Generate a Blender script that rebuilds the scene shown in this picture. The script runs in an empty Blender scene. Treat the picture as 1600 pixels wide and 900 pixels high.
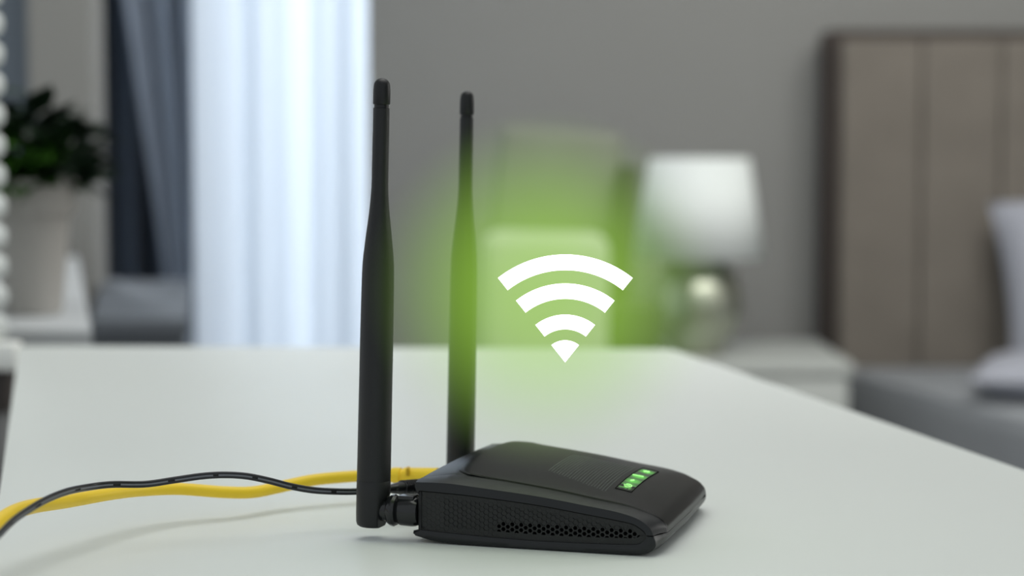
import bpy, bmesh, math, random
from mathutils import Vector, Matrix
random.seed(4)
scene = bpy.context.scene
COL = scene.collection
PI = math.pi

# ---------------------------------------------------------------- camera
FPX = 3142.0                      # focal length, pixels of a 1600 px wide frame
PITCH = math.atan(230.0 / FPX)
TZ = 0.75                         # desk top height
CAMZ = TZ + 0.168
cam_data = bpy.data.cameras.new('camera')
cam = bpy.data.objects.new('camera', cam_data); COL.objects.link(cam)
cam.location = (0, 0, CAMZ)
cam.rotation_euler = (PI / 2 - PITCH, 0, 0)
cam_data.sensor_width = 36.0
cam_data.lens = FPX / 1600.0 * 36.0
cam_data.clip_start = 0.01
cam_data.dof.use_dof = True
cam_data.dof.focus_distance = 0.835
cam_data.dof.aperture_fstop = 6.6
scene.camera = cam

# ---------------------------------------------------------------- world, lights, exposure
w = bpy.data.worlds.new('daylight'); scene.world = w; w.use_nodes = True
bg = w.node_tree.nodes['Background']
bg.inputs[0].default_value = (0.90, 0.96, 1.0, 1)
bg.inputs[1].default_value = 0.62

def area(name, loc, target, sx, sy, power, col):
    d = bpy.data.lights.new(name, 'AREA'); d.shape = 'RECTANGLE'; d.size = sx; d.size_y = sy
    d.energy = power; d.color = col
    o = bpy.data.objects.new(name, d); COL.objects.link(o); o.location = loc
    o.rotation_euler = (Vector(target) - Vector(loc)).to_track_quat('-Z', 'Y').to_euler()
    return o
area('daylight_outside_window', (-0.75, 5.3, 1.5), (-0.6, 4.4, 1.2), 1.6, 2.4, 155, (0.86, 0.93, 1.0))
area('ceiling_softbox', (0.15, 1.25, 2.45), (0.0, 1.1, 0.75), 1.5, 1.5, 17.8, (1.0, 1.0, 0.975))
area('bedroom_fill', (0.9, 2.35, 2.35), (0.9, 4.2, 0.9), 1.6, 1.0, 52, (1.0, 0.99, 0.96))  # added fill that brightens the back of the room, no fixture there
area('side_window_light', (2.3, 2.0, 1.35), (0.0, 0.9, 0.85), 0.5, 1.5, 12, (1.0, 0.99, 0.96))
scene.view_settings.view_transform = 'Standard'
scene.view_settings.look = 'None'
scene.view_settings.gamma = 1.0
scene.view_settings.use_curve_mapping = False
scene.view_settings.exposure = 0.0

# ---------------------------------------------------------------- helpers
def at(px, py, Y):
    """world point at distance Y in the room that the photograph shows at px, py"""
    dx = (px - 800) / FPX
    dy = -(py - 450) / FPX
    c, s = math.cos(PITCH), math.sin(PITCH)
    d = Vector((dx, c + dy * s, -s + dy * c))
    return Vector((0, 0, CAMZ)) + d * (Y / d.y)

MATS = {}
def mat(name, col, rough=0.5, metal=0.0, spec=0.5, noise=0.0, nscale=40.0, bump=0.0, bscale=200.0,
        coat=0.0, emit=None, estr=0.0, trans=0.0, ior=1.45, sheen=0.0):
    m = bpy.data.materials.new(name); m.use_nodes = True
    nt = m.node_tree; b = nt.nodes['Principled BSDF']
    b.inputs['Base Color'].default_value = (*col, 1)
    b.inputs['Roughness'].default_value = rough
    b.inputs['Metallic'].default_value = metal
    b.inputs['Specular IOR Level'].default_value = spec
    b.inputs['IOR'].default_value = ior
    b.inputs['Transmission Weight'].default_value = trans
    b.inputs['Coat Weight'].default_value = coat
    b.inputs['Sheen Weight'].default_value = sheen
    if emit:
        b.inputs['Emission Color'].default_value = (*emit, 1)
        b.inputs['Emission Strength'].default_value = estr
    if noise or bump:
        tc = nt.nodes.new('ShaderNodeTexCoord')
    if noise:
        n = nt.nodes.new('ShaderNodeTexNoise'); n.inputs['Scale'].default_value = nscale
        n.inputs['Detail'].default_value = 4
        nt.links.new(tc.outputs['Object'], n.inputs['Vector'])
        r = nt.nodes.new('ShaderNodeMapRange')
        r.inputs['To Min'].default_value = 1 - noise; r.inputs['To Max'].default_value = 1 + noise
        nt.links.new(n.outputs['Fac'], r.inputs['Value'])
        mx = nt.nodes.new('ShaderNodeVectorMath'); mx.operation = 'SCALE'
        mx.inputs[0].default_value = col
        nt.links.new(r.outputs[0], mx.inputs['Scale'])
        nt.links.new(mx.outputs[0], b.inputs['Base Color'])
    if bump:
        n2 = nt.nodes.new('ShaderNodeTexNoise'); n2.inputs['Scale'].default_value = bscale
        n2.inputs['Detail'].default_value = 3
        nt.links.new(tc.outputs['Object'], n2.inputs['Vector'])
        bp = nt.nodes.new('ShaderNodeBump'); bp.inputs['Strength'].default_value = bump
        bp.inputs['Distance'].default_value = 0.001
        nt.links.new(n2.outputs['Fac'], bp.inputs['Height'])
        nt.links.new(bp.outputs[0], b.inputs['Normal'])
    MATS[name] = m
    return m

def link(name, bm, m, parent=None, smooth=True, angle=40, loc=None):
    me = bpy.data.meshes.new(name)
    bmesh.ops.recalc_face_normals(bm, faces=bm.faces)
    bm.to_mesh(me); bm.free()
    if smooth:
        for p in me.polygons: p.use_smooth = True
        me.set_sharp_from_angle(angle=math.radians(angle))
    if m: me.materials.append(m)
    o = bpy.data.objects.new(name, me); COL.objects.link(o)
    if parent: o.parent = parent
    if loc is not None: o.location = loc
    return o

def tag(o, label=None, cat=None, group=None, kind=None):
    if label: o['label'] = label
    if cat: o['category'] = cat
    if group: o['group'] = group
    if kind: o['kind'] = kind
    return o

def thing(name, label, cat, loc=(0, 0, 0), rot=(0, 0, 0), group=None):
    o = bpy.data.objects.new(name, None); COL.objects.link(o)
    o.empty_display_size = 0.05
    o.location = loc; o.rotation_euler = rot
    return tag(o, label, cat, group)

def box(bm, x0, x1, y0, y1, z0, z1, bev=0.0, seg=2):
    r = bmesh.ops.create_cube(bm, size=1)
    vs = r['verts']
    for v in vs:
        v.co = Vector(((x0 + x1) / 2 + v.co.x * (x1 - x0), (y0 + y1) / 2 + v.co.y * (y1 - y0),
                       (z0 + z1) / 2 + v.co.z * (z1 - z0)))
    if bev:
        es = list({e for v in vs for e in v.link_edges})
        bmesh.ops.bevel(bm, geom=es, offset=bev, segments=seg, affect='EDGES', profile=0.5)
    return bm

def prism(bm, pts, z0, z1, bev=0.0):
    lo = [bm.verts.new((p[0], p[1], z0)) for p in pts]
    hi = [bm.verts.new((p[0], p[1], z1)) for p in pts]
    n = len(pts)
    fs = [bm.faces.new(lo[::-1]), bm.faces.new(hi)]
    for i in range(n): fs.append(bm.faces.new((lo[i], lo[(i + 1) % n], hi[(i + 1) % n], hi[i])))
    if bev:
        es = list({e for f in fs[:2] for e in f.edges})
        bmesh.ops.bevel(bm, geom=es, offset=bev, segments=3, affect='EDGES', profile=0.5)
    return bm

def lathe(bm, prof, axis_o, axis_d, seg=40, cap=True, sx=1.0):
    """prof: list of (distance along axis, radius)"""
    d = Vector(axis_d).normalized(); o = Vector(axis_o)
    a = Vector((1, 0, 0)) if abs(d.x) < 0.9 else Vector((0, 1, 0))
    e1 = (a - d * a.dot(d)).normalized(); e2 = d.cross(e1)
    rings = []
    for h, r in prof:
        rings.append([bm.verts.new(o + d * h + (e1 * math.cos(2 * PI * k / seg) * sx + e2 * math.sin(2 * PI * k / seg)) * r)
                      for k in range(seg)])
    for A, B in zip(rings, rings[1:]):
        for k in range(seg): bm.faces.new((A[k], A[(k + 1) % seg], B[(k + 1) % seg], B[k]))
    if cap:
        bm.faces.new(rings[0][::-1]); bm.faces.new(rings[-1])
    return bm

def catmull(pts, n):
    """n samples per span"""
    P = [Vector(p) for p in pts]
    P = [P[0] * 2 - P[1]] + P + [P[-1] * 2 - P[-2]]
    out = []
    for i in range(1, len(P) - 2):
        p0, p1, p2, p3 = P[i - 1], P[i], P[i + 1], P[i + 2]
        for k in range(n):
            t = k / n
            out.append(0.5 * ((2 * p1) + (p2 - p0) * t + (2 * p0 - 5 * p1 + 4 * p2 - p3) * t * t
                              + (3 * p1 - p0 - 3 * p2 + p3) * t ** 3))
    out.append(P[-2].copy())
    return out

def sweep(bm, path, radius, seg=16, offs=(0, 0), cap=True):
    """tube along a path; offs shifts it sideways / upwards in the path's own frame"""
    rings = []
    n = len(path)
    for i, p in enumerate(path):
        t = (path[min(i + 1, n - 1)] - path[max(i - 1, 0)]).normalized()
        s = t.cross(Vector((0, 0, 1))).normalized(); u = s.cross(t)
        r = radius[i] if isinstance(radius, list) else radius
        c = p + s * offs[0] + u * offs[1]
        rings.append([bm.verts.new(c + (s * math.cos(2 * PI * k / seg) + u * math.sin(2 * PI * k / seg)) * r) for k in range(seg)])
    for A, B in zip(rings, rings[1:]):
        for k in range(seg): bm.faces.new((A[k], A[(k + 1) % seg], B[(k + 1) % seg], B[k]))
    if cap:
        bm.faces.new(rings[0][::-1]); bm.faces.new(rings[-1])
    return bm

def grid(bm, rows):
    V = [[bm.verts.new(p) for p in r] for r in rows]
    for A, B in zip(V, V[1:]):
        for k in range(len(A) - 1): bm.faces.new((A[k], A[k + 1], B[k + 1], B[k]))
    return V

# ---------------------------------------------------------------- materials
M_table = mat('white_desk_laminate', (0.72, 0.755, 0.725), rough=0.42, noise=0.015, nscale=6, spec=0.35)
M_wall = mat('grey_wall_paint', (0.225, 0.225, 0.213), rough=0.9, noise=0.03, nscale=3)
M_wall2 = mat('grey_blue_paint', (0.17, 0.20, 0.235), rough=0.9)
M_floor = mat('grey_floor_laminate', (0.22, 0.21, 0.20), rough=0.5, noise=0.15, nscale=8)
M_ceil = mat('white_ceiling_paint', (0.75, 0.75, 0.74), rough=0.95)
M_black = mat('satin_black_plastic', (0.008, 0.009, 0.010), rough=0.42, spec=0.4, bump=0.12, bscale=2500)
M_rim = mat('matte_black_plastic', (0.010, 0.0115, 0.013), rough=0.36, spec=0.42, bump=0.05, bscale=3000)
M_panel = mat('smooth_black_panel', (0.008, 0.0085, 0.0085), rough=0.30, spec=0.25, bump=0.05, bscale=3500)
M_vent = mat('black_grille_plastic', (0.010, 0.011, 0.011), rough=0.48, bump=0.15, bscale=2500)
M_deep = mat('deep_black_inside', (0.004, 0.004, 0.004), rough=0.8, spec=0.1)
M_ant = mat('antenna_black_plastic', (0.009, 0.010, 0.011), rough=0.42, spec=0.45, bump=0.25, bscale=3500)
M_gloss = mat('gloss_black_plastic', (0.010, 0.011, 0.012), rough=0.16, spec=0.55)
M_dots = mat('raised_dot_glint', (0.14, 0.15, 0.14), rough=0.22, spec=0.6)  # lighter than the panel: specular specks put into the base colour
M_metal = mat('connector_steel', (0.7, 0.7, 0.7), rough=0.25, metal=1.0)
M_yellow = mat('yellow_cable_sheath', (0.95, 0.66, 0.035), rough=0.42, spec=0.4)
M_ylgroove = mat('yellow_boot_groove', (0.60, 0.36, 0.010), rough=0.6)
M_cord = mat('black_cord_rubber', (0.010, 0.011, 0.014), rough=0.32)
M_dash = mat('cord_grey_highlight', (0.13, 0.14, 0.16), rough=0.4)
M_lattice = mat('lamp_shade_fabric', (0.66, 0.70, 0.68), rough=0.9)
M_pot = mat('grey_pot_plastic', (0.40, 0.385, 0.36), rough=0.6)
M_soil = mat('potting_soil', (0.03, 0.022, 0.015), rough=1.0)
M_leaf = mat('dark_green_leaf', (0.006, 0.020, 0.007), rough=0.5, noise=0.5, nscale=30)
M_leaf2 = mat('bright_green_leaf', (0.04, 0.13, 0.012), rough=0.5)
M_white = mat('white_lacquer', (0.70, 0.73, 0.73), rough=0.5)
M_console = mat('pale_grey_console_lacquer', (0.48, 0.50, 0.51), rough=0.5)
M_blind = mat('white_blind_slat', (0.86, 0.88, 0.84), rough=0.5)
M_darkfr = mat('dark_brown_frame', (0.05, 0.042, 0.038), rough=0.6)
M_drape = mat('charcoal_drape', (0.060, 0.070, 0.088), rough=0.95, noise=0.1, nscale=20)
M_drape2 = mat('mid_grey_drape', (0.26, 0.29, 0.34), rough=0.95, noise=0.1, nscale=20)
M_bench = mat('blue_grey_lacquer', (0.12, 0.135, 0.155), rough=0.6)
M_head = mat('taupe_upholstery', (0.15, 0.134, 0.114), rough=0.95, noise=0.18, nscale=9, bump=0.4, bscale=300)
M_head2 = mat('brown_upholstery_edge', (0.05, 0.040, 0.035), rough=0.95, noise=0.1)
M_matt = mat('grey_bed_cover', (0.27, 0.285, 0.30), rough=0.95, noise=0.06, nscale=12)
M_matt2 = mat('grey_bed_side', (0.17, 0.175, 0.175), rough=0.95, noise=0.06, nscale=12)
M_pillow = mat('pale_pillow_cotton', (0.31, 0.32, 0.36), rough=0.95, noise=0.05)
M_night = mat('pale_grey_nightstand', (0.40, 0.42, 0.40), rough=0.6)
M_chair = mat('sage_grey_chair_fabric', (0.17, 0.175, 0.15), rough=0.95, noise=0.08, nscale=15)
M_cushion = mat('pale_cushion_fabric', (0.45, 0.46, 0.42), rough=0.95, noise=0.05)
M_wood = mat('dark_olive_wood', (0.045, 0.05, 0.03), rough=0.5)
M_glass = mat('silvered_glass', (0.46, 0.48, 0.39), rough=0.34, metal=0.9)
M_brass = mat('lamp_metal', (0.20, 0.19, 0.15), rough=0.4, metal=0.8)
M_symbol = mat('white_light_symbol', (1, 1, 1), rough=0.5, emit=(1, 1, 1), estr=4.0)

def sheer_material():
    m = bpy.data.materials.new('sheer_white_curtain'); m.use_nodes = True
    nt = m.node_tree; nt.nodes.clear()
    out = nt.nodes.new('ShaderNodeOutputMaterial')
    d = nt.nodes.new('ShaderNodeBsdfDiffuse'); d.inputs[0].default_value = (0.80, 0.85, 0.90, 1)
    t = nt.nodes.new('ShaderNodeBsdfTranslucent'); t.inputs[0].default_value = (0.86, 0.91, 0.97, 1)
    tc = nt.nodes.new('ShaderNodeTexCoord'); n = nt.nodes.new('ShaderNodeTexNoise'); n.inputs['Scale'].default_value = 60
    r = nt.nodes.new('ShaderNodeMapRange'); r.inputs['To Min'].default_value = 0.62; r.inputs['To Max'].default_value = 0.70
    nt.links.new(tc.outputs['Object'], n.inputs['Vector']); nt.links.new(n.outputs['Fac'], r.inputs['Value'])
    mx = nt.nodes.new('ShaderNodeMixShader')
    nt.links.new(r.outputs[0], mx.inputs[0]); nt.links.new(d.outputs[0], mx.inputs[1]); nt.links.new(t.outputs[0], mx.inputs[2])
    nt.links.new(mx.outputs[0], out.inputs[0])
    return m
M_sheer = sheer_material()

def pane_material():
    m = bpy.data.materials.new('window_glass'); m.use_nodes = True
    nt = m.node_tree; nt.nodes.clear()
    out = nt.nodes.new('ShaderNodeOutputMaterial')
    a = nt.nodes.new('ShaderNodeBsdfTransparent'); g = nt.nodes.new('ShaderNodeBsdfGlossy'); g.inputs['Roughness'].default_value = 0.02
    f = nt.nodes.new('ShaderNodeFresnel'); mx = nt.nodes.new('ShaderNodeMixShader')
    nt.links.new(f.outputs[0], mx.inputs[0]); nt.links.new(a.outputs[0], mx.inputs[1]); nt.links.new(g.outputs[0], mx.inputs[2])
    nt.links.new(mx.outputs[0], out.inputs[0])
    return m
M_pane = pane_material()

# ================================================================ the room
def struct(name, bm, m, **k):
    return tag(link(name, bm, m, smooth=False, **k), kind='structure')
WY = 4.42            # face of the back wall
struct('floor', box(bmesh.new(), -2.2, 3.2, -2.0, WY + 0.2, -0.1, 0), M_floor)
struct('ceiling', box(bmesh.new(), -2.2, 3.2, -0.2, WY + 0.2, 2.6, 2.7), M_ceil)
bm = bmesh.new()
WX0, WX1, WZ0, WZ1 = -1.35, -0.335, 0.12, 2.35      # window opening
box(bm, WX1, 3.2, WY, WY + 0.15, 0, 2.6)
box(bm, -2.2, WX0, WY, WY + 0.15, 0, 2.6)
box(bm, WX0, WX1, WY, WY + 0.15, 0, WZ0)
box(bm, WX0, WX1, WY, WY + 0.15, WZ1, 2.6)
struct('wall_back', bm, M_wall)
struct('wall_right', box(bmesh.new(), 3.0, 3.2, -2.0, WY, 0, 2.6), M_wall)
# pier beside the windows
pL, pR = at(46, 200, 3.05).x, at(143, 200, 3.05).x
struct('wall_left', box(bmesh.new(), pL, pR, 3.05, 3.15, 0, 2.6), M_wall)
struct('wall_far_left', box(bmesh.new(), -2.2, pL, 3.12, 3.2, 0, 2.6), M_wall2)
win = struct('window_1', box(bmesh.new(), WX0, WX0 + 0.05, WY + 0.04, WY + 0.10, WZ0, WZ1, 0.004), M_white)
link('window_frame', box(box(bmesh.new(), WX0 + 0.05, WX1, WY + 0.04, WY + 0.10, WZ1 - 0.05, WZ1, 0.004), WX0 + 0.05, WX1, WY + 0.04, WY + 0.10, WZ0, WZ0 + 0.05, 0.004), M_white, win)
link('mullion', box(bmesh.new(), -0.86, -0.82, WY + 0.04, WY + 0.10, WZ0 + 0.05, WZ1 - 0.05, 0.004), M_white, win)
for x0, x1 in ((WX0 + 0.05, -0.86), (-0.82, WX1)):
    link('pane', box(bmesh.new(), x0, x1, WY + 0.065, WY + 0.07, WZ0 + 0.05, WZ1 - 0.05), M_pane, win, smooth=False)
struct('baseboard_back', box(bmesh.new(), WX1, 3.0, WY - 0.015, WY, 0, 0.08, 0.004), M_white)

# ---- curtains
def curtain(bm, x0, x1, y, z0, z1, folds, depth, seed, slope=None):
    rnd = random.Random(seed)
    ph = [rnd.uniform(0, 6.28) for _ in range(4)]
    N, K = 160, 24
    rows = []
    for j in range(K + 1):
        t = j / K; z = z1 + (z0 - z1) * t; r = []
        for i in range(N + 1):
            s = i / N
            xl, xr = x0, x1
            if slope: xl = x0 + slope * t
            x = xl + (xr - xl) * s
            a = math.sin(s * folds * 2 * PI + ph[0]) + 0.45 * math.sin(s * folds * 4.6 * PI + ph[1] + 0.6 * t) + 0.3 * math.sin(s * 2.2 * PI * folds * .37 + ph[2])
            r.append((x + 0.12 * depth * math.cos(s * folds * 2 * PI + ph[0]), y + depth * 0.5 * a * (0.8 + 0.3 * t), z))
        rows.append(r)
    grid(bm, rows)
    return bm
def curtain_thing(name, label, m, x0, x1, y, z0, z1, folds, depth, seed, slope=None):
    o = link(name, curtain(bmesh.new(), x0, x1, y, z0, z1, folds, depth, seed, slope), m, angle=180)
    s = o.modifiers.new('thickness', 'SOLIDIFY'); s.thickness = 0.0015
    tag(o, label, 'curtain')
    return o
cx0, cx1 = at(306, 300, 3.3).x, at(574, 300, 3.3).x
curtain_thing('sheer_curtain', 'bright white sheer curtain hanging in soft folds behind the desk', M_sheer, cx0, cx1, 3.3, 0.03, 2.40, 2.3, 0.019, 5)
curtain_thing('grey_drape', 'blue-grey drape with slanting left edge beside the white sheer curtain', M_drape2, at(12, 0, 3.42).x, at(312, 0, 3.42).x, 3.42, 0.03, 2.40, 3.0, 0.04, 8, slope=0.36)
curtain_thing('dark_drape', 'dark charcoal drape hanging beside the grey pier behind the plant', M_drape, at(136, 0, 3.55).x, at(330, 0, 3.55).x, 3.56, 0.03, 2.40, 3.5, 0.04, 5)
rod = link('curtain_rod', lathe(bmesh.new(), [(0, 0.012), (1.1, 0.012)], (-0.98, 3.42, 2.42), (1, 0, 0), 16), M_brass)
tag(rod, 'metal rod carrying the curtains above the window', 'curtain rod')

# ================================================================ desk
TX = [(-0.4053, 1.6461), (0.1296, 1.6206), (0.4237, 0.28), (-0.0945, 0.30)]
desk = thing('desk', 'long white desk with a plain top carrying the router', 'desk', (0.02, 0.95, 0))
def rounded(pts, r, n=6):
    out = []
    for i, p in enumerate(pts):
        a, b, c = Vector(pts[i - 1]), Vector(p), Vector(pts[(i + 1) % len(pts)])
        u, v = (a - b).normalized(), (c - b).normalized()
        p0, p2 = b + u * r, b + v * r
        for k in range(n + 1):
            t = k / n; out.append(((1 - t) ** 2) * p0 + 2 * t * (1 - t) * b + t * t * p2)
    return out
dl = Vector((0.02, 0.95))
top = rounded([Vector(p) - dl for p in TX], 0.012)
link('desk_top', prism(bmesh.new(), top, TZ - 0.028, TZ, 0.0015), M_table, desk, angle=30)
for p in TX:
    q = (Vector(p) - dl) * 0.90
    link('leg', box(bmesh.new(), q.x - 0.02, q.x + 0.02, q.y - 0.02, q.y + 0.02, 0.0, TZ - 0.028, 0.003), M_white, desk)

# ================================================================ router
a0 = Vector((0.0602, 0.8023)); vdir = Vector((0.0283, 0.0938)).normalized(); udir = Vector((-vdir.y, vdir.x))
RW = 0.113
router = thing('router', 'black wireless router with two upright antennas and lit green lights on the white desk', 'router',
               (a0.x, a0.y, TZ), (0, 0, math.atan2(udir.y, udir.x)))
# local frame of the router: x = towards its back, y = towards the viewer (-v), z up  (u, v) -> (u, -v)
def L(u, v, z): return Vector((u, -v, z))
S = [(.0063, .0086), (.0068, .0100), (.0085, .0114), (.012, .0132), (.0195, .0145), (.032, .0162), (.052, .0188), (.079, .0211), (.0925, .0218), (.1035, .0222)]
K = [(.0034, .0086), (.0045, .0112), (.0073, .0137), (.0116, .0158), (.0195, .0177), (.032, .0195), (.052, .0222), (.079, .0247), (.0925, .0257), (.1052, .0255)]
Pp = [(-.0005, .0086), (.0003, .0112), (.0038, .0142), (.0108, .0168), (.0183, .0186), (.030, .0204), (.051, .0237), (.0785, .0270), (.0915, .0280), (.1050, .0262)]
CR = [0, .0004, .0014, .0024, .0031, .0036, .0038, .0038, .0036, .0008]
NS = 8
def prof(c): return catmull([(p[0], 0, p[1]) for p in c], NS)
cS, cK, cP = prof(S), prof(K), prof(Pp)
cC = [p.z for p in catmull([(i, 0, c) for i, c in enumerate(CR)], NS)]
NP = len(cS)
for i in range(8 * NS, 9 * NS + 1):                      # straight slope from the panel to the back edge
    t = (i - 8 * NS) / NS
    cP[i] = Vector((.0915 + .0135 * t, 0, .0281 - .0019 * t)); cC[i] = .0036 - .0028 * t
def nose_taper(v): return 0.0035 * max(0.0, (v / RW)) ** 3
def crown(v):                       # 0 at the panel edge, 1 in the middle
    t = (v - .010) / (RW - .020)
    t = min(max(t, 0), 1)
    return (4 * t * (1 - t)) ** 0.8
def shell_point(i, v):
    """surface point of profile sample i at width v"""
    vm = min(v, RW - v)
    s, k, p = cS[i], cK[i], cP[i]
    if vm <= .0007:
        t = vm / .0007; q = s.lerp(k, t)
    elif vm <= .010:
        t = (vm - .0007) / (.010 - .0007); q = k.lerp(p, t)
        q = Vector((q.x, 0, q.z + .0003 * math.sin(PI * t)))
    else:
        q = p.copy(); q.z += cC[i] * crown(v)
    return L(q.x + nose_taper(v) * (1 - min(max(q.x, 0), .1) / .1), v, q.z)
vs_ = [0, .0003, .0007, .0012, .002, .003, .0045, .006, .008, .0095, .010, .0105, .012, .015, .02, .027, .035, .045, RW / 2]
vs_ = vs_ + [RW - v for v in vs_[:-1]][::-1]
bm = bmesh.new()
# flat rim face first (v = 0 plane): S -> K with a thin outward offset so that it reads as a band
rows = []
for v in vs_:
    r = [shell_point(i, v) for i in range(NP)]
    b = r[-1]
    r.append(Vector((b.x + 0.0005, b.y, b.z - 0.0018)))            # rounded back lip
    r.append(Vector((.1032, b.y, .0222)))
    rows.append(r)
grid(bm, rows)
link('upper_shell', bm, M_rim, router, angle=28)

def panel_z(u, v):
    """height of the top panel at u, v (u > 0)"""
    for i in range(NP - 1):
        x0, x1 = cP[i].x, cP[i + 1].x
        if x0 <= u <= x1:
            t = (u - x0) / max(x1 - x0, 1e-6)
            return cP[i].z * (1 - t) + cP[i + 1].z * t + (cC[i] * (1 - t) + cC[i + 1] * t) * crown(v)
    return cP[-1].z
# top panel: slightly proud inner skin with a rounded back corner
bm = bmesh.new()
i_end = NS * 8
rows = []
pv = [.0103, .0108, .0115, .013, .0155, .02, .027, .035, .045, RW / 2]
pv = pv + [RW - v for v in pv[:-1]][::-1]
for v in pv:
    vm = min(v, RW - v) - .0103
    cut = .006 * (1 - min(vm / .006, 1)) ** 2          # rounded corner at the back
    r = []
    for i in range(i_end + 1):
        q = shell_point(i, v)
        t = i / i_end
        if i > i_end - 10:
            q2 = q.copy(); q2.x -= cut * (1 - (i_end - i) / 10)
            q2.z += 0; q = q2
        lift = .00045 * min(1, vm / .0004 + .15)
        q.z += lift if i < i_end else lift * .2
        r.append(q)
    rows.append(r)
grid(bm, rows)
link('top_panel', bm, M_panel, router, angle=28)

# lower shell: inner boundary IB of the vent opening, outer boundary OB wraps nose and underside
IB = [(.0063, .0084), (.0066, .0072), (.0080, .0056), (.0111, .0046), (.0200, .0042), (.0320, .0039), (.0519, .0037), (.0720, .0041), (.0925, .0049), (.1040, .0056)]
KB = [(.0034, .0084), (.0024, .0066), (.0024, .0042), (.0046, .0020), (.0085, .0008), (.0200, .0003), (.0519, .0003), (.0760, .0004), (.0950, .0010), (.1052, .0030)]
OB = [(-.0005, .0084), (-.0003, .0062), (.0012, .0038), (.0042, .0014), (.0085, .0005), (.0200, .0002), (.0519, .0002), (.0760, .0002), (.0950, .0006), (.1048, .0022)]
cI, cKB, cO = prof(IB), prof(KB), prof(OB)
bm = bmesh.new()
def low_row(A, B, fr, v):
    r = []
    for i in range(NP):
        q = A[i].lerp(B[i], fr)
        r.append(L(q.x + nose_taper(v) * (1 - min(max(q.x, 0), .1) / .1), v, q.z))
    q = A[-1].lerp(B[-1], fr)
    vm = min(max(v, 0), RW, RW - v if v < RW else 0)
    r.append(L(.1064 - .0004 * (vm < .001), v, .0040 if fr else .0050))
    r.append(L(.1036, v, .0054))
    return r
rows = []
sec = [(cI, cKB, 0, .0012), (cI, cKB, 0, .0002), (cI, cKB, .35, -.0004), (cI, cKB, .8, -.0004), (cI, cKB, 1, .0001), (cKB, cO, .08, .0012), (cKB, cO, .28, .0032), (cKB, cO, .60, .0062), (cKB, cO, 1, .0100), (cKB, cO, 1, RW / 2)]
for A, B, fr, v in sec: rows.append(low_row(A, B, fr, v))
for A, B, fr, v in sec[::-1][1:]: rows.append(low_row(A, B, fr, RW - v))
grid(bm, rows)
link('base_shell', bm, M_rim, router, angle=35)

# inner body so that nothing shines through; back panel
bm = bmesh.new()
pl = [(.0072, .0086)] + [(p.x, p.z - .0004) for p in cS[6:]] + [(.1030, .0060)] + [(p.x, p.z + .0002) for p in reversed(cI[4:])]
def side_prism(bm, pl, v0, v1):
    A = [bm.verts.new(L(u, v0, z)) for u, z in pl]; B = [bm.verts.new(L(u, v1, z)) for u, z in pl]
    bm.faces.new(A); bm.faces.new(B[::-1])
    for i in range(len(pl)): bm.faces.new((A[i], B[i], B[(i + 1) % len(pl)], A[(i + 1) % len(pl)]))
side_prism(bm, pl, .0030, RW - .0030)
box(bm, .0015, .008, -RW + .014, -.012, .0082, .0088)
box(bm, .0066, .010, -RW + .003, -.0015, .0082, .0088)
link('inner_body', bm, M_deep, router, smooth=False)
bm = bmesh.new()
side_prism(bm, [(.1028, .0040), (.1040, .0040), (.1040, .0224), (.1028, .0224)], .0006, RW - .0006)
link('back_panel', bm, M_black, router, smooth=False)
for v in (.036, .052, .068, .084):
    bm = box(bmesh.new(), .1036, .1046, -v - .006, -v + .006, .006, .018)
    link('port', bm, M_deep, router, smooth=False)

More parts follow.
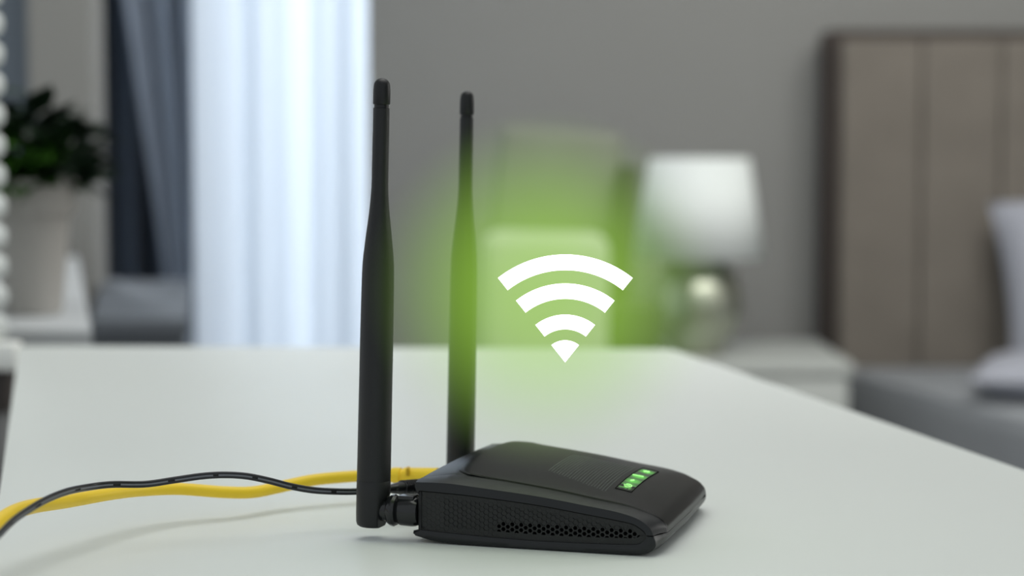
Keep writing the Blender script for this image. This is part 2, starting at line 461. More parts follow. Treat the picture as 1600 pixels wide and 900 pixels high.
# ---- honeycomb side grille
def inside(poly, x, y):
    c = False; n = len(poly)
    for i in range(n):
        (x0, y0), (x1, y1) = poly[i], poly[(i + 1) % n]
        if (y0 > y) != (y1 > y) and x < (x1 - x0) * (y - y0) / (y1 - y0) + x0: c = not c
    return c
open_poly = [(p.x, p.z) for p in cS] + [(.1036, .006)] + [(p.x, p.z) for p in reversed(cI)]
for near in (True, False):
    bm = bmesh.new()
    vv = lambda d: (d if near else RW - d)
    s_ = .00128
    col = -1; u = .0035
    while u < .1036:
        col += 1
        u = .0035 + col * 1.5 * s_
        for rI in range(14):
            z = .0022 + rI * math.sqrt(3) * s_ + (math.sqrt(3) / 2 * s_ if col % 2 else 0)
            cnt = sum(inside(open_poly, u + s_ * .95 * math.cos(k * PI / 3), z + s_ * .95 * math.sin(k * PI / 3)) for k in range(6))
            if cnt < 6 or u > .1022: continue
            open_ = z < .0108 and u < .0700
            faded = u > .0925
            rim_ = .74 if open_ else .86
            depth = .0016 if open_ else (.00028 if not faded else .00003)
            O = [L(u + s_ * math.cos(k * PI / 3), vv(.0009), z + s_ * math.sin(k * PI / 3)) for k in range(6)]
            I = [L(u + s_ * rim_ * math.cos(k * PI / 3), vv(.0009 if open_ else .00085), z + s_ * rim_ * math.sin(k * PI / 3)) for k in range(6)]
            D = [L(u + s_ * rim_ * .96 * math.cos(k * PI / 3), vv(.0009 + depth), z + s_ * rim_ * .96 * math.sin(k * PI / 3)) for k in range(6)]
            O, I, D = [[bm.verts.new(p) for p in A] for A in (O, I, D)]
            for k in range(6):
                j = (k + 1) % 6
                bm.faces.new((O[k], O[j], I[j], I[k])); bm.faces.new((I[k], I[j], D[j], D[k]))
            if not open_: bm.faces.new(D)
    o = link('honeycomb_grille', bm, M_vent, router, smooth=False)
    o['kind'] = 'stuff'
    # plain border around the cells
    bm = bmesh.new()
    A = []
    for f_ in (0.0, .0026):
        ring = [(p.x, p.z) for p in cS] + [(.1036, .006)] + [(p.x, p.z) for p in reversed(cI)]
        cx, cz = .055, .0105
        r = []
        for i, (x, z) in enumerate(ring):
            p_, n_ = Vector(ring[i - 1]), Vector(ring[(i + 1) % len(ring)])
            t = (n_ - p_).normalized(); nn = Vector((t.y, -t.x))
            if (Vector((cx, cz)) - Vector((x, z))).dot(nn) < 0: nn = -nn
            r.append(bm.verts.new(L(x + nn.x * f_, vv(.00095), z + nn.y * f_)))
        A.append(r)
    n = len(A[0])
    for i in range(n): bm.faces.new((A[0][i], A[0][(i + 1) % n], A[1][(i + 1) % n], A[1][i]))
    link('grille_border', bm, M_vent, router, smooth=False)
    seam = [L(p.x, vv(.0003), p.z - .0001) for p in cS[4:]]
    link('shell_seam', sweep(bmesh.new(), seam, .00032, 6), M_deep, router)

# ---- perforation dots on the top panel
bm = bmesh.new()
for i in range(22):
    for j in range(46):
        u = .0285 + i * .00132; v = .017 + j * .00128
        # outline narrows towards the corners
        if v < .020 + (u - .0285) * .42 or v > .078: continue
        z = panel_z(u, v) + .00035
        r = .00036
        p = [bm.verts.new(L(u + r * math.cos(k * PI / 2), v + r * math.sin(k * PI / 2), z + .00004)) for k in range(4)]
        t = bm.verts.new(L(u, v, z + .00034))
        for k in range(4): bm.faces.new((p[k], p[(k + 1) % 4], t))
o = link('raised_dots', bm, M_dots, router, smooth=False); o['kind'] = 'stuff'

# ---- indicator window with four lit symbols
def led_material():
    m = bpy.data.materials.new('green_lit_window'); m.use_nodes = True
    nt = m.node_tree; b = nt.nodes['Principled BSDF']
    b.inputs['Base Color'].default_value = (0.06, 0.08, 0.06, 1); b.inputs['Roughness'].default_value = 0.35
    tc = nt.nodes.new('ShaderNodeTexCoord')
    last = None
    for v in (.0350, .0450, .0560, .0705):
        d = nt.nodes.new('ShaderNodeVectorMath'); d.operation = 'DISTANCE'
        mp = nt.nodes.new('ShaderNodeMapping'); mp.inputs['Scale'].default_value = (1.25, 1, 0)
        nt.links.new(tc.outputs['Object'], mp.inputs[0])
        nt.links.new(mp.outputs[0], d.inputs[0])
        d.inputs[1].default_value = (.0223 * 1.25, -v, 0)
        g = nt.nodes.new('ShaderNodeMapRange'); g.interpolation_type = 'SMOOTHERSTEP'
        g.inputs['From Min'].default_value = .0076; g.inputs['From Max'].default_value = 0.0
        nt.links.new(d.outputs['Value'], g.inputs['Value'])
        if last is None: last = g.outputs[0]
        else:
            ad = nt.nodes.new('ShaderNodeMath'); ad.operation = 'ADD'
            nt.links.new(last, ad.inputs[0]); nt.links.new(g.outputs[0], ad.inputs[1]); last = ad.outputs[0]
    mul = nt.nodes.new('ShaderNodeMath'); mul.operation = 'MULTIPLY'; mul.inputs[1].default_value = 0.56
    nt.links.new(last, mul.inputs[0])
    b.inputs['Emission Color'].default_value = (0.13, 0.80, 0.05, 1)
    nt.links.new(mul.outputs[0], b.inputs['Emission Strength'])
    return m
M_led = led_material()
M_icon = mat('bright_green_icon', (0.5, 1, 0.4), emit=(0.45, 1.0, 0.30), estr=0.6)
LU0, LU1, LV0, LV1 = .0188, .0258, .0270, .0785
bm = bmesh.new()
nu, nv = 4, 20
rows = [[L(LU0 + (LU1 - LU0) * i / nu, LV0 + (LV1 - LV0) * j / nv, panel_z(LU0 + (LU1 - LU0) * i / nu, LV0 + (LV1 - LV0) * j / nv) + .00042) for i in range(nu + 1)] for j in range(nv + 1)]
grid(bm, rows)
led = link('indicator_window', bm, M_led, router); led['label'] = 'glowing green indicator window'
# dark surround of the window
bm = bmesh.new()
def on_panel(u, v, h): return L(u, v, panel_z(u, v) + h)
g = .0007
for (ua, va, ub, vb) in ((LU0, LV0, LU1, LV0), (LU1, LV0, LU1, LV1), (LU1, LV1, LU0, LV1), (LU0, LV1, LU0, LV0)):
    path = [on_panel(ua + (ub - ua) * t / 10, va + (vb - va) * t / 10, .00040) for t in range(11)]
    sweep(bm, path, .00028, 6)
link('window_surround', bm, M_deep, router)
def icon(pts, r, name):
    path = [on_panel(u, v, .00062) for u, v in pts]
    o = link(name, sweep(bmesh.new(), path, r, 6), M_icon, led)
pc = (.0223, .0350)
icon([(pc[0] + .0017 * math.cos(t), pc[1] + .0024 * math.sin(t)) for t in [PI * (.30 + 1.4 * k / 12) for k in range(13)]], .00022, 'power_icon')
icon([(.0240, .0350), (.0212, .0350)], .0002, 'power_icon')
icon([(.0232, .0442), (.0222, .0460)], .0004, 'dot_icon')
icon([(.0252, .0560), (.0206, .0572)], .0003, 'bar_icon')
for k in range(3):
    a = k * PI / 3
    icon([(.0223 - .0014 * math.cos(a), .0705 - .002 * math.sin(a)), (.0223 + .0014 * math.cos(a), .0705 + .002 * math.sin(a))], .00022, 'star_icon')
# rubber feet
for u in (.016, .092):
    for v in (.014, RW - .014):
        link('rubber_foot', lathe(bmesh.new(), [(0, .004), (.0012, .0045)], L(u, v, 0), (0, 0, 1), 16), M_deep, router)

# ---- antennas: whip, tip cap, knuckle, hinge stub, nut, connector
def antenna(base, tip, k, v):
    """base = centre of the bottom, tip = centre of the top, in router space; k = thickness"""
    d = (tip - base); H = d.length; d.normalize()
    def h(y): return (820 - y) / 698.0 * H
    pr = [(h(748), .00712), (h(744), .00715), (h(700), .00712), (h(620), .00705), (h(540), .0070), (h(480), .0069), (h(430), .00675), (h(405), .0065),
          (h(385), .0060), (h(360), .00525), (h(330), .0043), (h(305), .00375), (h(285), .0035), (h(250), .00345), (h(168.5), .0034), (h(168), .0032)]
    pr = [(a, r * k) for a, r in pr]
    sm = catmull([(a, r, 0) for a, r in pr[:-2]], 4)
    prof_ = [(p.x, p.y) for p in sm] + pr[-2:]
    bm = bmesh.new(); lathe(bm, prof_, base, d, 48)
    whip = link('antenna', bm, M_ant, router, angle=50)
    rt = .0035 * k
    cap = [(h(168), rt * .86), (h(163), rt * .86), (h(162.5), rt * .98), (h(161.5), rt * 1.03), (h(140), rt * 1.02), (h(134), rt * .98)]
    cap += [(h(134) + (h(122) - h(134)) * math.sin(t * PI / 16), rt * .98 * math.cos(t * PI / 16)) for t in range(1, 8)]
    cap.append((h(122), rt * .05))
    link('tip_cap', lathe(bmesh.new(), cap, base, d, 40), M_black, whip, angle=50)
    # knuckle: rounded barrel cut back on the side of the hinge
    bm = bmesh.new()
    r = .0072 * k
    kn = [(h(822), r * .55), (h(821.5), r * .80), (h(819), r * .93), (h(814), r * .985), (h(800), r), (h(770), r), (h(749.5), r * 1.0), (h(748.4), r * .975)]
    lathe(bm, kn, base, d, 48)
    for vtx in bm.verts:
        hh = (vtx.co - base).dot(d)
        if hh < h(770):
            t = min(1, (h(770) - hh) / (h(770) - h(786)))
            lim = base.x + d.x * hh - r + (2 - .58 * t) * r * .96
            # the hinge side faces the router (towards -x)
            side = (base + d * hh).x - r * (1 - .42 * t)
            if vtx.co.x < side: vtx.co.x = side
    link('knuckle', bm, M_ant, whip, angle=50)
    # hinge stub, nut and connector run along x to the back panel
    zc = h(795) * d.z + base.z
    x0 = base.x - .0030 * k; ax = (-1, 0, 0)
    o = Vector((x0, base.y, zc))
    link('hinge_stub', lathe(bmesh.new(), [(0, .0048 * k), (.0052, .0048 * k)], o, ax, 32), M_gloss, whip)
    link('nut', lathe(bmesh.new(), [(.0040, .0046), (.0046, .0060), (.0056, .0066), (.0070, .0068), (.0082, .0062), (.0088, .0050)], o, ax, 14), M_gloss, whip, angle=25)
    link('connector', lathe(bmesh.new(), [(.0084, .0046), (.0092, .0056), (.0100, .0062), (.0150, .0064), (.0165, .0062), (.0180, .0056)], o, ax, 18), M_gloss, whip, angle=25)
    bm = box(bmesh.new(), o.x - .0165, o.x - .0095, o.y - .0034, o.y + .0034, zc + .0052, zc + .0069, .0005)
    link('connector_tab', bm, M_gloss, whip)
    return whip
# positions measured in router space
Rm = Matrix.Translation(router.location) @ Matrix.Rotation(router.rotation_euler.z, 4, 'Z')
def to_router(p): return Rm.inverted() @ Vector(p)
A1b, A1t = to_router(at(582.5, 820, .842)), to_router(at(597, 122, .842))
A2b, A2t = to_router(at(718.5, 772, .945)), to_router(at(730, 142, .945))
ant1 = antenna(A1b, A1t, 1.0, 0)
ant2 = antenna(A2b, A2t, .935, 0)
ant1['label'] = 'nearer, taller-looking antenna of the router'
ant2['label'] = 'farther antenna behind the router'

# ================================================================ cables
def path_px(pts, n=8):
    return catmull([at(x, y, Y) for x, y, Y in pts], n)
ye = thing('yellow_network_cable', 'thick yellow network cable running from the back of the router to the left desk edge', 'cable', at(400, 768, .89))
inv = Matrix.Translation(-ye.location)
def rel(o, path): return [p - o.location for p in path]
yp = path_px([(-215, 2300, .63), (-205, 1500, .64), (-150, 1030, .66), (-60, 862, .70), (-20, 832, .735), (0, 815, .75), (21, 801, .765), (52, 791, .785), (105, 783, .81), (175, 771, .84), (224, 766, .86), (280, 764, .875), (350, 769, .885), (395, 769, .893),
              (437, 761, .905), (490, 750, .915), (556, 744, .925), (600, 743, .93), (618, 742.5, .931)], 8)
link('sheath', sweep(bmesh.new(), rel(ye, yp), [.0033 - .0006 * min(1, max(0, i - 24) / 55) for i in range(len(yp))], 20), M_yellow, ye)
b0 = at(612, 742.5, .931) - ye.location; b1 = at(684, 746, .925) - ye.location
d = (b1 - b0); Lb = d.length
pb = [(0, .0034), (.001, .0037), (Lb * .20, .0038), (Lb * .21, .0031), (Lb * .26, .0031), (Lb * .27, .0039), (Lb * .42, .0040), (Lb * .43, .0040), (Lb * .75, .0043), (Lb, .0045)]
bt = link('plug_boot', lathe(bmesh.new(), pb, b0, d, 28), M_yellow, ye, angle=30)
link('boot_slot', box(bmesh.new(), -.0008, .0008, -.003, .003, -.0018, .0018, .0004), M_ylgroove, ye, loc=(b0 + d * .36 + Vector((0, -.0022, .0026))))

bk = thing('black_power_cord', 'thin black twin power cord arching over the yellow cable', 'cable', at(350, 742, .83))
bp = path_px([(-262, 2300, .61), (-250, 1500, .62), (-160, 1060, .645), (-50, 880, .68), (-20, 852, .70), (0, 834, .713), (17, 817, .725), (35, 803, .738), (70, 782, .762), (105, 768, .786), (140, 761, .81), (175, 757, .82), (227, 756.5, .83),
              (273, 750, .835), (315, 744, .838), (350, 742, .84), (385, 744, .843), (420, 751, .846), (455, 760, .85), (490, 766, .854), (525, 768, .858), (556, 768, .862), (600, 765, .868), (622, 763, .871)], 8)
rp = rel(bk, bp)
link('cord_wire', sweep(bmesh.new(), rp, .00085, 10, (0, .00062)), M_cord, bk)
link('cord_wire', sweep(bmesh.new(), rp, .00085, 10, (0, -.00062)), M_cord, bk)
# grey dashes paint a broken highlight into the valley between the two wires, camera-side of the cord
i = 6
n = 0
while i < len(rp) - 12:
    seg_ = rp[i:i + 13]
    link('highlight_dash', sweep(bmesh.new(), seg_, .00048, 6, (.00052, .0000)), M_dash, bk)
    i += 14; n += 1
b0 = at(604, 764.5, .868) - bk.location; b1 = at(655, 760, .885) - bk.location
d = b1 - b0; Lb = d.length
pb = [(0, .0014), (Lb * .25, .0024), (Lb * .45, .0029)]
for k in range(8):
    t = .46 + k * .06
    pb += [(Lb * t, .0034), (Lb * (t + .03), .0034), (Lb * (t + .032), .0029), (Lb * (t + .058), .0029)]
pb.append((Lb, .0034))
link('plug_boot', lathe(bmesh.new(), pb, b0, d, 24), M_cord, bk, angle=30)
link('plug_barrel', lathe(bmesh.new(), [(Lb, .0022), (Lb + .0055, .0022)], b0, d, 20), M_metal, bk)

# ================================================================ light symbol and its green glow
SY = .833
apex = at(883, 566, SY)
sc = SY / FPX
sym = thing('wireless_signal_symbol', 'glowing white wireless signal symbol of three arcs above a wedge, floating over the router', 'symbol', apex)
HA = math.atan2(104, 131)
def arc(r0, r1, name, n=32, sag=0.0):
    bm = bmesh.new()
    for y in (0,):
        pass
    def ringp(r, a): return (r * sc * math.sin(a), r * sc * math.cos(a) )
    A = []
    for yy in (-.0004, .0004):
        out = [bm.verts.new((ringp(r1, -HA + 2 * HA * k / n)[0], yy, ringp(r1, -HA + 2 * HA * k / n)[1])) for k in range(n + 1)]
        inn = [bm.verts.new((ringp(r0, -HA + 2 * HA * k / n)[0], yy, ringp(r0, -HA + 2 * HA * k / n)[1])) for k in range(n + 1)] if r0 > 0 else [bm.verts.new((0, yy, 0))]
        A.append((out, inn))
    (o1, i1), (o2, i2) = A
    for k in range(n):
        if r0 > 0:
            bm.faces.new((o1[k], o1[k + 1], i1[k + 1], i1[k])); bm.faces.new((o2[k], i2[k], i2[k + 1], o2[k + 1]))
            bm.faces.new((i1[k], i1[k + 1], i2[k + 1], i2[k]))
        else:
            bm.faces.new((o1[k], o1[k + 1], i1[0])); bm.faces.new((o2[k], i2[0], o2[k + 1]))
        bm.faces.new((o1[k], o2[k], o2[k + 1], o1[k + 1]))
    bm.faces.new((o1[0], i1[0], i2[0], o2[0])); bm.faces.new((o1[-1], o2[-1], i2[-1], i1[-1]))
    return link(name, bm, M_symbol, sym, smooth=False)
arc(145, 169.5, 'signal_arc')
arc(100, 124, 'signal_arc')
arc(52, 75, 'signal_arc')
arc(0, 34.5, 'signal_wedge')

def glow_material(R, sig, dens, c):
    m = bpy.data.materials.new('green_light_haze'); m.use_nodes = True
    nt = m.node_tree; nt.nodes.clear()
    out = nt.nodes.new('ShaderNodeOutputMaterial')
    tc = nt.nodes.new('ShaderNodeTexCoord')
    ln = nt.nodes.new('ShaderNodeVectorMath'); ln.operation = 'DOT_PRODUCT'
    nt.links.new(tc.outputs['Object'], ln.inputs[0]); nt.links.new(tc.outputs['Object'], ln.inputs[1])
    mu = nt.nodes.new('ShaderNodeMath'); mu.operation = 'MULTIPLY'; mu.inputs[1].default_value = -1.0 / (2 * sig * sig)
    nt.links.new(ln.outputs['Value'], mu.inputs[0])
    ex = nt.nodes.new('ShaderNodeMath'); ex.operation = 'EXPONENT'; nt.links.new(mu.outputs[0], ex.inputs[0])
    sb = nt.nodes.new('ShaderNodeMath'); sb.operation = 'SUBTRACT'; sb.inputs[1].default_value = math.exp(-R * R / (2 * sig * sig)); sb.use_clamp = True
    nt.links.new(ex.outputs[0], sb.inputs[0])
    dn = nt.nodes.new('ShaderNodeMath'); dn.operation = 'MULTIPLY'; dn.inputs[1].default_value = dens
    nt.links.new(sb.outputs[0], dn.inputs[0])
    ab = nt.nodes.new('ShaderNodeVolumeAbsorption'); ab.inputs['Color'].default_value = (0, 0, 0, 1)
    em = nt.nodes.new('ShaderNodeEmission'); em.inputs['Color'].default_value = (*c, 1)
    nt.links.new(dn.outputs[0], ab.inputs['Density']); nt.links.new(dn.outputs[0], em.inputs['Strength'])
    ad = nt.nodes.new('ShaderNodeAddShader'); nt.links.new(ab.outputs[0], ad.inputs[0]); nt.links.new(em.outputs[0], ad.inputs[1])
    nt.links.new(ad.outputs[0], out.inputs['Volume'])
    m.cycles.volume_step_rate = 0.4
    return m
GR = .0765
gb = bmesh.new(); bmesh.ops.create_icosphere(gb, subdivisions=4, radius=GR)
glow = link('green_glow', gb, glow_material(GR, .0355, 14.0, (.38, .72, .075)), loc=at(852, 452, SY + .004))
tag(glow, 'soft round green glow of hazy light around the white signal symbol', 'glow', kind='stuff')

# ================================================================ background, left
# console the plant stands on
cz = TZ - 0.004
con = thing('white_console', 'white low console under the potted plant, left behind the desk', 'console', (-0.55, 2.2, 0))
o0 = Vector((-0.55, 2.2))
cpts = [Vector(p) - o0 for p in ((-0.384, 1.83), (-0.648, 3.00), (-1.30, 3.00), (-1.00, 1.83))]
link('console_top', prism(bmesh.new(), cpts, cz - .03, cz, .003), M_console, con, angle=30)
link('cabinet_body', prism(bmesh.new(), [p * .96 for p in cpts], 0, cz - .03), M_console, con, smooth=False)
# pot and plant
pp = at(52, 490, 2.0); pp.z = cz
pot = thing('potted_plant', 'leafy dark green plant in a tapered grey pot on the white console', 'plant', pp)
bm = bmesh.new()
lathe(bm, [(0, .026), (.002, .0285), (.098, .0375), (.100, .0425), (.131, .0455), (.134, .0445), (.134, .0415), (.115, .040)], (0, 0, 0), (0, 0, 1), 40, cap=False)
bm.faces.new([v for v in bm.verts[:40]][::-1])
link('pot', bm, M_pot, pot, angle=30)
link('soil', lathe(bmesh.new(), [(.110, .039), (.118, .039)], (0, 0, 0), (0, 0, 1), 24), M_soil, pot)
def leaf_mesh(m, nm):
    bm = bmesh.new(); rows = []
    for j in range(7):
        t = j / 6; wd = .32 * math.sin(PI * min(1, t * 1.0) ** .8) * (1 - .25 * t); zz = -.35 * t * t
        rows.append([(-wd, t, zz + .10 * wd), (-wd * .5, t, zz + .02), (0, t, zz - .02), (wd * .5, t, zz + .02), (wd, t, zz + .10 * wd)])
    grid(bm, rows)
    bmesh.ops.remove_doubles(bm, verts=bm.verts, dist=1e-5)
    me = bpy.data.meshes.new(nm); bm.to_mesh(me); bm.free(); me.materials.append(m)
    for p in me.polygons: p.use_smooth = True
    return me
LM = [leaf_mesh(M_leaf, 'leaf'), leaf_mesh(M_leaf2, 'leaf')]
rnd = random.Random(11)
for k in range(190):
    a = rnd.uniform(0, 2 * PI); e = rnd.uniform(-.1, 1.0)
    r0 = rnd.uniform(.0, .05) ; hz = .118 + rnd.uniform(0, .100) * (1 - r0 / .11)
    ln_ = rnd.uniform(.038, .056)
    if hz > .20: ln_ *= .75
    b = Vector((math.cos(a) * r0, math.sin(a) * r0, hz))
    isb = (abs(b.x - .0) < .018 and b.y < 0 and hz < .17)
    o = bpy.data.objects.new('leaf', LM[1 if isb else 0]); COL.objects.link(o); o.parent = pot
    o.location = b; o.scale = (ln_, ln_, ln_)
    o.rotation_euler = (e, rnd.uniform(-.5, .5), a - PI / 2)
bm = bmesh.new()
for k in range(14):
    a = k * 2.4; r = .006 + .002 * (k % 5)
    p = [Vector((math.cos(a) * r * (1 + t), math.sin(a) * r * (1 + t), .116 + .018 * t)) for t in range(5)]
    sweep(bm, p, .0016, 6)
link('stems', bm, M_leaf, pot)

# venetian blind at the far left
bx1 = at(13, 300, 1.72).x
bl = thing('venetian_blind', 'white slatted blind at the left edge of the view, beside the desk', 'blind', (bx1 - .3, 1.72, TZ))
pitch = 47.0 / FPX * 1.72
zb = at(10, 556, 1.72).z - TZ
def slat_mesh():
    bm = bmesh.new(); rows = []
    for j in range(9):
        t = (j / 8 - .5) * 2.2
        rows.append([(x, .0125 * math.sin(t) * .9, .0122 * math.sin(t) * .95 + .0 ) for x in (-.28, .2955)] )
    # crowned slat: tilted, right end rounded
    r2 = []
    for j, r in enumerate(rows):
        t = (j / 8 - .5) * 2
        y = -.006 * (1 - t * t); z = t * .0112
        xr = .300 - .006 * t * t * t * t - .004 * t * t
        r2.append([(-.28, y, z), (xr, y, z)])
    grid(bm, r2)
    me = bpy.data.meshes.new('slat'); bm.to_mesh(me); bm.free(); me.materials.append(M_blind)
    for p in me.polygons: p.use_smooth = True
    return me
SM = slat_mesh()
for k in range(34):
    o = bpy.data.objects.new('slat', SM); COL.objects.link(o); o.parent = bl; o.location = (0, 0, zb + .026 + k * pitch)
link('bottom_rail', box(bmesh.new(), -.28, .307, -.014, .014, zb - .012, zb + .012, .003), M_blind, bl)
link('head_rail', box(bmesh.new(), -.28, .303, -.018, .018, zb + .026 + 34 * pitch, zb + .07 + 34 * pitch, .003), M_blind, bl)
link('ladder_cord', sweep(bmesh.new(), [Vector((.255, -.013, zb)), Vector((.255, -.013, zb + .026 + 34 * pitch))], .0012, 6), M_blind, bl)
fr = link('window_ledge', box(bmesh.new(), at(-400, 590, 1.74).x, at(19, 590, 1.74).x, 1.72, 1.80, TZ - .065, TZ - .026, .002), M_darkfr)
tag(fr, 'dark ledge just below the white slatted blind', 'ledge')
ap = link('ledge_cabinet', box(bmesh.new(), at(-400, 640, 1.74).x, at(11, 640, 1.74).x, 1.72, 1.80, 0, TZ - .066, .002), M_matt2)
tag(ap, 'plain grey panel under the dark ledge left of the desk', 'panel')

# blue-grey low cabinet in front of the drapes
bz = TZ - .0526
b0_ = Vector((-.55, 2.9))
cb = thing('grey_cabinet', 'blue-grey low cabinet standing in front of the dark drapes', 'cabinet', (b0_.x, b0_.y, 0))
cp_ = [Vector(p) - b0_ for p in ((-.405, 2.50), (-.512, 3.20), (-.655, 3.20), (-.525, 2.50))]
link('cabinet_top', prism(bmesh.new(), cp_, bz - .02, bz, .003), M_bench, cb, angle=30)
link('cabinet_body', prism(bmesh.new(), [p * .97 for p in cp_], 0, bz - .02), M_bench, cb, smooth=False)

# ================================================================ background, right
# chair with upholstered back
CY = 3.55
def px(x, y, Y=CY): return at(x, y, Y)
chp = px(868, 560); chp.z = 0
ch = thing('armchair', 'sage-grey armchair with pale cushion and dark wooden side, behind the router beside the lamp', 'armchair', chp)
def quadslab(bm, pts, Y, th, org, bev=.01):
    """upright padded slab whose outline is given by four measured corners"""
    f = [bm.verts.new(at(x, y, Y) - org) for x, y in pts]
    b = [bm.verts.new(at(x, y, Y) - org + Vector((0, th, 0))) for x, y in pts]
    fs = [bm.faces.new(f), bm.faces.new(b[::-1])]
    n = len(pts)
    for i in range(n): fs.append(bm.faces.new((f[i], b[i], b[(i + 1) % n], f[(i + 1) % n])))
    es = list({e for q in fs for e in q.edges})
    bmesh.ops.bevel(bm, geom=es, offset=bev, segments=3, affect='EDGES', profile=.5)
    return bm
link('backrest', quadslab(bmesh.new(), ((782, 193), (975, 210), (962, 420), (758, 420)), CY, .10, chp, .018), M_chair, ch)
link('cushion', quadslab(bmesh.new(), ((752, 362), (955, 366), (950, 640), (745, 640)), CY - .16, .12, chp, .03), M_cushion, ch)
link('side_post', quadslab(bmesh.new(), ((972, 255), (1000, 262), (975, 560), (935, 560)), CY - .04, .06, chp, .006), M_wood, ch)
link('seat', box(bmesh.new(), -.16, .16, -.30, .14, .30, .42, .02), M_chair, ch)
link('arm_panel', quadslab(bmesh.new(), ((958, 470), (1030, 475), (1040, 700), (950, 700)), CY - .10, .08, chp, .01), M_wood, ch)
for sx in (-.14, .14):
    for sy in (-.26, .10):
        link('leg', box(bmesh.new(), sx - .015, sx + .015, sy - .015, sy + .015, 0, .30, .003), M_wood, ch)

# nightstand
NZ = TZ - .25
nx0, nx1 = at(1045, 570, 3.78).x, at(1332, 570, 3.78).x
ns = thing('nightstand', 'pale grey nightstand with a lamp on it between the armchair and the bed', 'nightstand', ((nx0 + nx1) / 2, 4.0, 0))
hw = (nx1 - nx0) / 2
link('top', box(bmesh.new(), -hw, hw, -.24, .22, NZ - .022, NZ, .003), M_night, ns)
link('body', box(bmesh.new(), -hw + .008, hw - .008, -.225, .21, .08, NZ - .022, .002), M_night, ns)
for z0, z1 in ((.10, .27), (.285, NZ - .03)):
    dr = link('drawer', box(bmesh.new(), -hw + .014, hw - .014, -.238, -.225, z0, z1, .003), M_night, ns)
    link('knob', lathe(bmesh.new(), [(0, .004), (.012, .005), (.018, .009), (.022, .006)], (0, -.238, (z0 + z1) / 2), (0, -1, 0), 16), M_brass, dr)
for sx in (-hw + .03, hw - .03):
    for sy in (-.20, .18):
        link('leg', box(bmesh.new(), sx - .015, sx + .015, sy - .015, sy + .015, 0, .08), M_night, ns)

# lamp
LY = 3.93
lp = at(1090, 556, LY); lp.z = NZ
lamp = thing('table_lamp', 'table lamp with a white tapered shade and round glossy base on the nightstand', 'lamp', lp)
zt, zbm = at(1090, 247, LY).z - NZ, at(1090, 402, LY).z - NZ
bm = bmesh.new()
n = 48
lathe(bm, [(zbm, .129), (zt, .098)], (0, 0, 0), (0, 0, 1), n, cap=False)
sh = link('lamp_shade', bm, M_lattice, lamp)
sh.modifiers.new('thickness', 'SOLIDIFY').thickness = .002
bm = bmesh.new()
gr = .0865
gz = .103
pr = [(.004, .045)] + [(gz - (gz - .004) * math.cos(t), max(.02, gr * math.sin(t))) for t in [PI * k / 16 for k in range(4, 15)]] + [(gz * 2 - .012, .020), (gz * 2 - .004, .020)]
lathe(bm, pr, (0, 0, 0), (0, 0, 1), 40)
link('lamp_base', bm, M_glass, lamp, angle=60)
link('foot', lathe(bmesh.new(), [(0, .050), (.004, .050)], (0, 0, 0), (0, 0, 1), 32), M_brass, lamp)
link('neck', lathe(bmesh.new(), [(gz * 2 - .006, .021), (gz * 2 + .004, .021), (gz * 2 + .006, .008), (gz * 2 + .07, .008)], (0, 0, 0), (0, 0, 1), 24), M_brass, lamp)
link('bulb', lathe(bmesh.new(), [(gz * 2 + .07, .012), (gz * 2 + .09, .018), (gz * 2 + .12, .028), (gz * 2 + .14, .026), (gz * 2 + .155, .012)], (0, 0, 0), (0, 0, 1), 24), M_white, lamp)

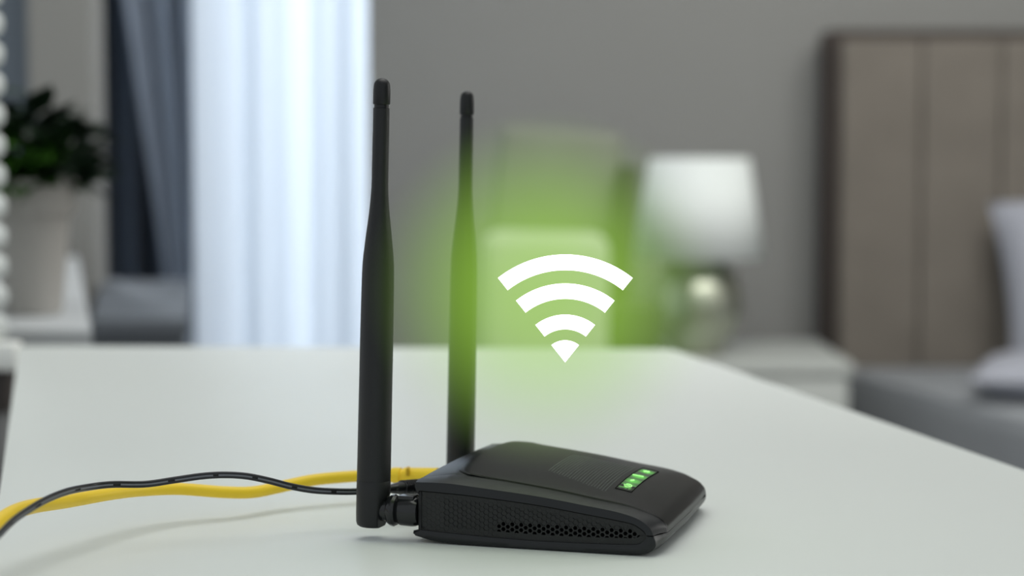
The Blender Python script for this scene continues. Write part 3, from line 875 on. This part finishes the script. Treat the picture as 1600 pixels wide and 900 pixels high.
# bed: headboard of vertical padded channels in a dark frame, mattress, pillow, folded sheet
HY = 4.26
bedp = Vector((1.25, 3.2, 0))
bed = thing('bed', 'bed with tall taupe padded headboard and grey cover at the right', 'bed', bedp)
hz1 = at(1400, 46, HY).z
hx0 = at(1290, 300, HY).x
bm = box(bmesh.new(), hx0 - bedp.x, at(2568, 300, HY - .04).x - bedp.x, HY - bedp.y, HY + .12 - bedp.y, .10, hz1, .012)
link('headboard_frame', bm, M_head2, bed)
edges = [1313 + 125 * k for k in range(11)]
for x0, x1 in zip(edges, edges[1:]):
    a_, b_ = at(x0, 300, HY - .04).x - bedp.x, at(x1, 300, HY - .04).x - bedp.x
    link('headboard_panel', box(bmesh.new(), a_ + .001, b_ - .001, HY - .045 - bedp.y, HY - bedp.y, .30, hz1 - .022, .009, 4), M_head, bed)
mz = TZ - .3065
E0, E1 = Vector((.655, 4.20)), Vector((.98, 3.0))
dv = (E1 - E0).normalized(); pv_ = Vector((-dv.y, dv.x))
mp = [E0, E1 + dv * .35, E1 + dv * .35 + pv_ * 1.4, E0 + pv_ * 1.4 + Vector((0, -.35))]
mp = rounded([p - bedp.xy for p in mp], .05)
o = link('mattress', prism(bmesh.new(), mp, mz - .20, mz, .03), M_matt, bed, angle=60)
link('bed_base', prism(bmesh.new(), mp, .10, mz - .205, .01), M_matt2, bed, angle=60)
for x, y in ((.78, 4.0), (1.08, 2.85), (2.1, 3.9), (2.3, 3.2)):
    link('leg', box(bmesh.new(), x - .03 - bedp.x, x + .03 - bedp.x, y - .03 - bedp.y, y + .03 - bedp.y, 0, .10), M_darkfr, bed)

def pillow_mesh(bm, w_, h_, t_, n=18):
    for sgn in (1, -1):
        rows = []
        for j in range(n + 1):
            r = []
            for i in range(n + 1):
                x, y = i / n * 2 - 1, j / n * 2 - 1
                k = max(0, (1 - x ** 4)) ** .5 * max(0, (1 - y ** 4)) ** .5
                e = 1 - .06 * (1 - abs(x) ** 2) * abs(y) ** 6
                f_ = 1 - .06 * (1 - abs(y) ** 2) * abs(x) ** 6
                r.append((x * w_ / 2 * f_, sgn * t_ / 2 * k, y * h_ / 2 * e))
            rows.append(r)
        grid(bm, rows)
    bmesh.ops.remove_doubles(bm, verts=bm.verts, dist=1e-5)
    return bm
PY = 4.02
c0 = at(1545, 325, PY)
pl1 = link('pillow', pillow_mesh(bmesh.new(), .50, .36, .14), M_pillow)
pl1.location = (c0.x + .285, PY + .03, mz + .205); pl1.rotation_euler = (math.radians(-14), math.radians(-7), math.radians(-8))
tag(pl1, 'pale blue-grey pillow propped against the headboard', 'pillow')
pl2 = link('folded_blanket', pillow_mesh(bmesh.new(), .45, .30, .08), M_pillow)
q = at(1535, 600, 3.62)
pl2.location = (q.x + .22, 3.66, mz + .045); pl2.rotation_euler = (math.radians(90), 0, math.radians(-18))
tag(pl2, 'pale lavender blanket lying folded on the grey bed cover', 'blanket')
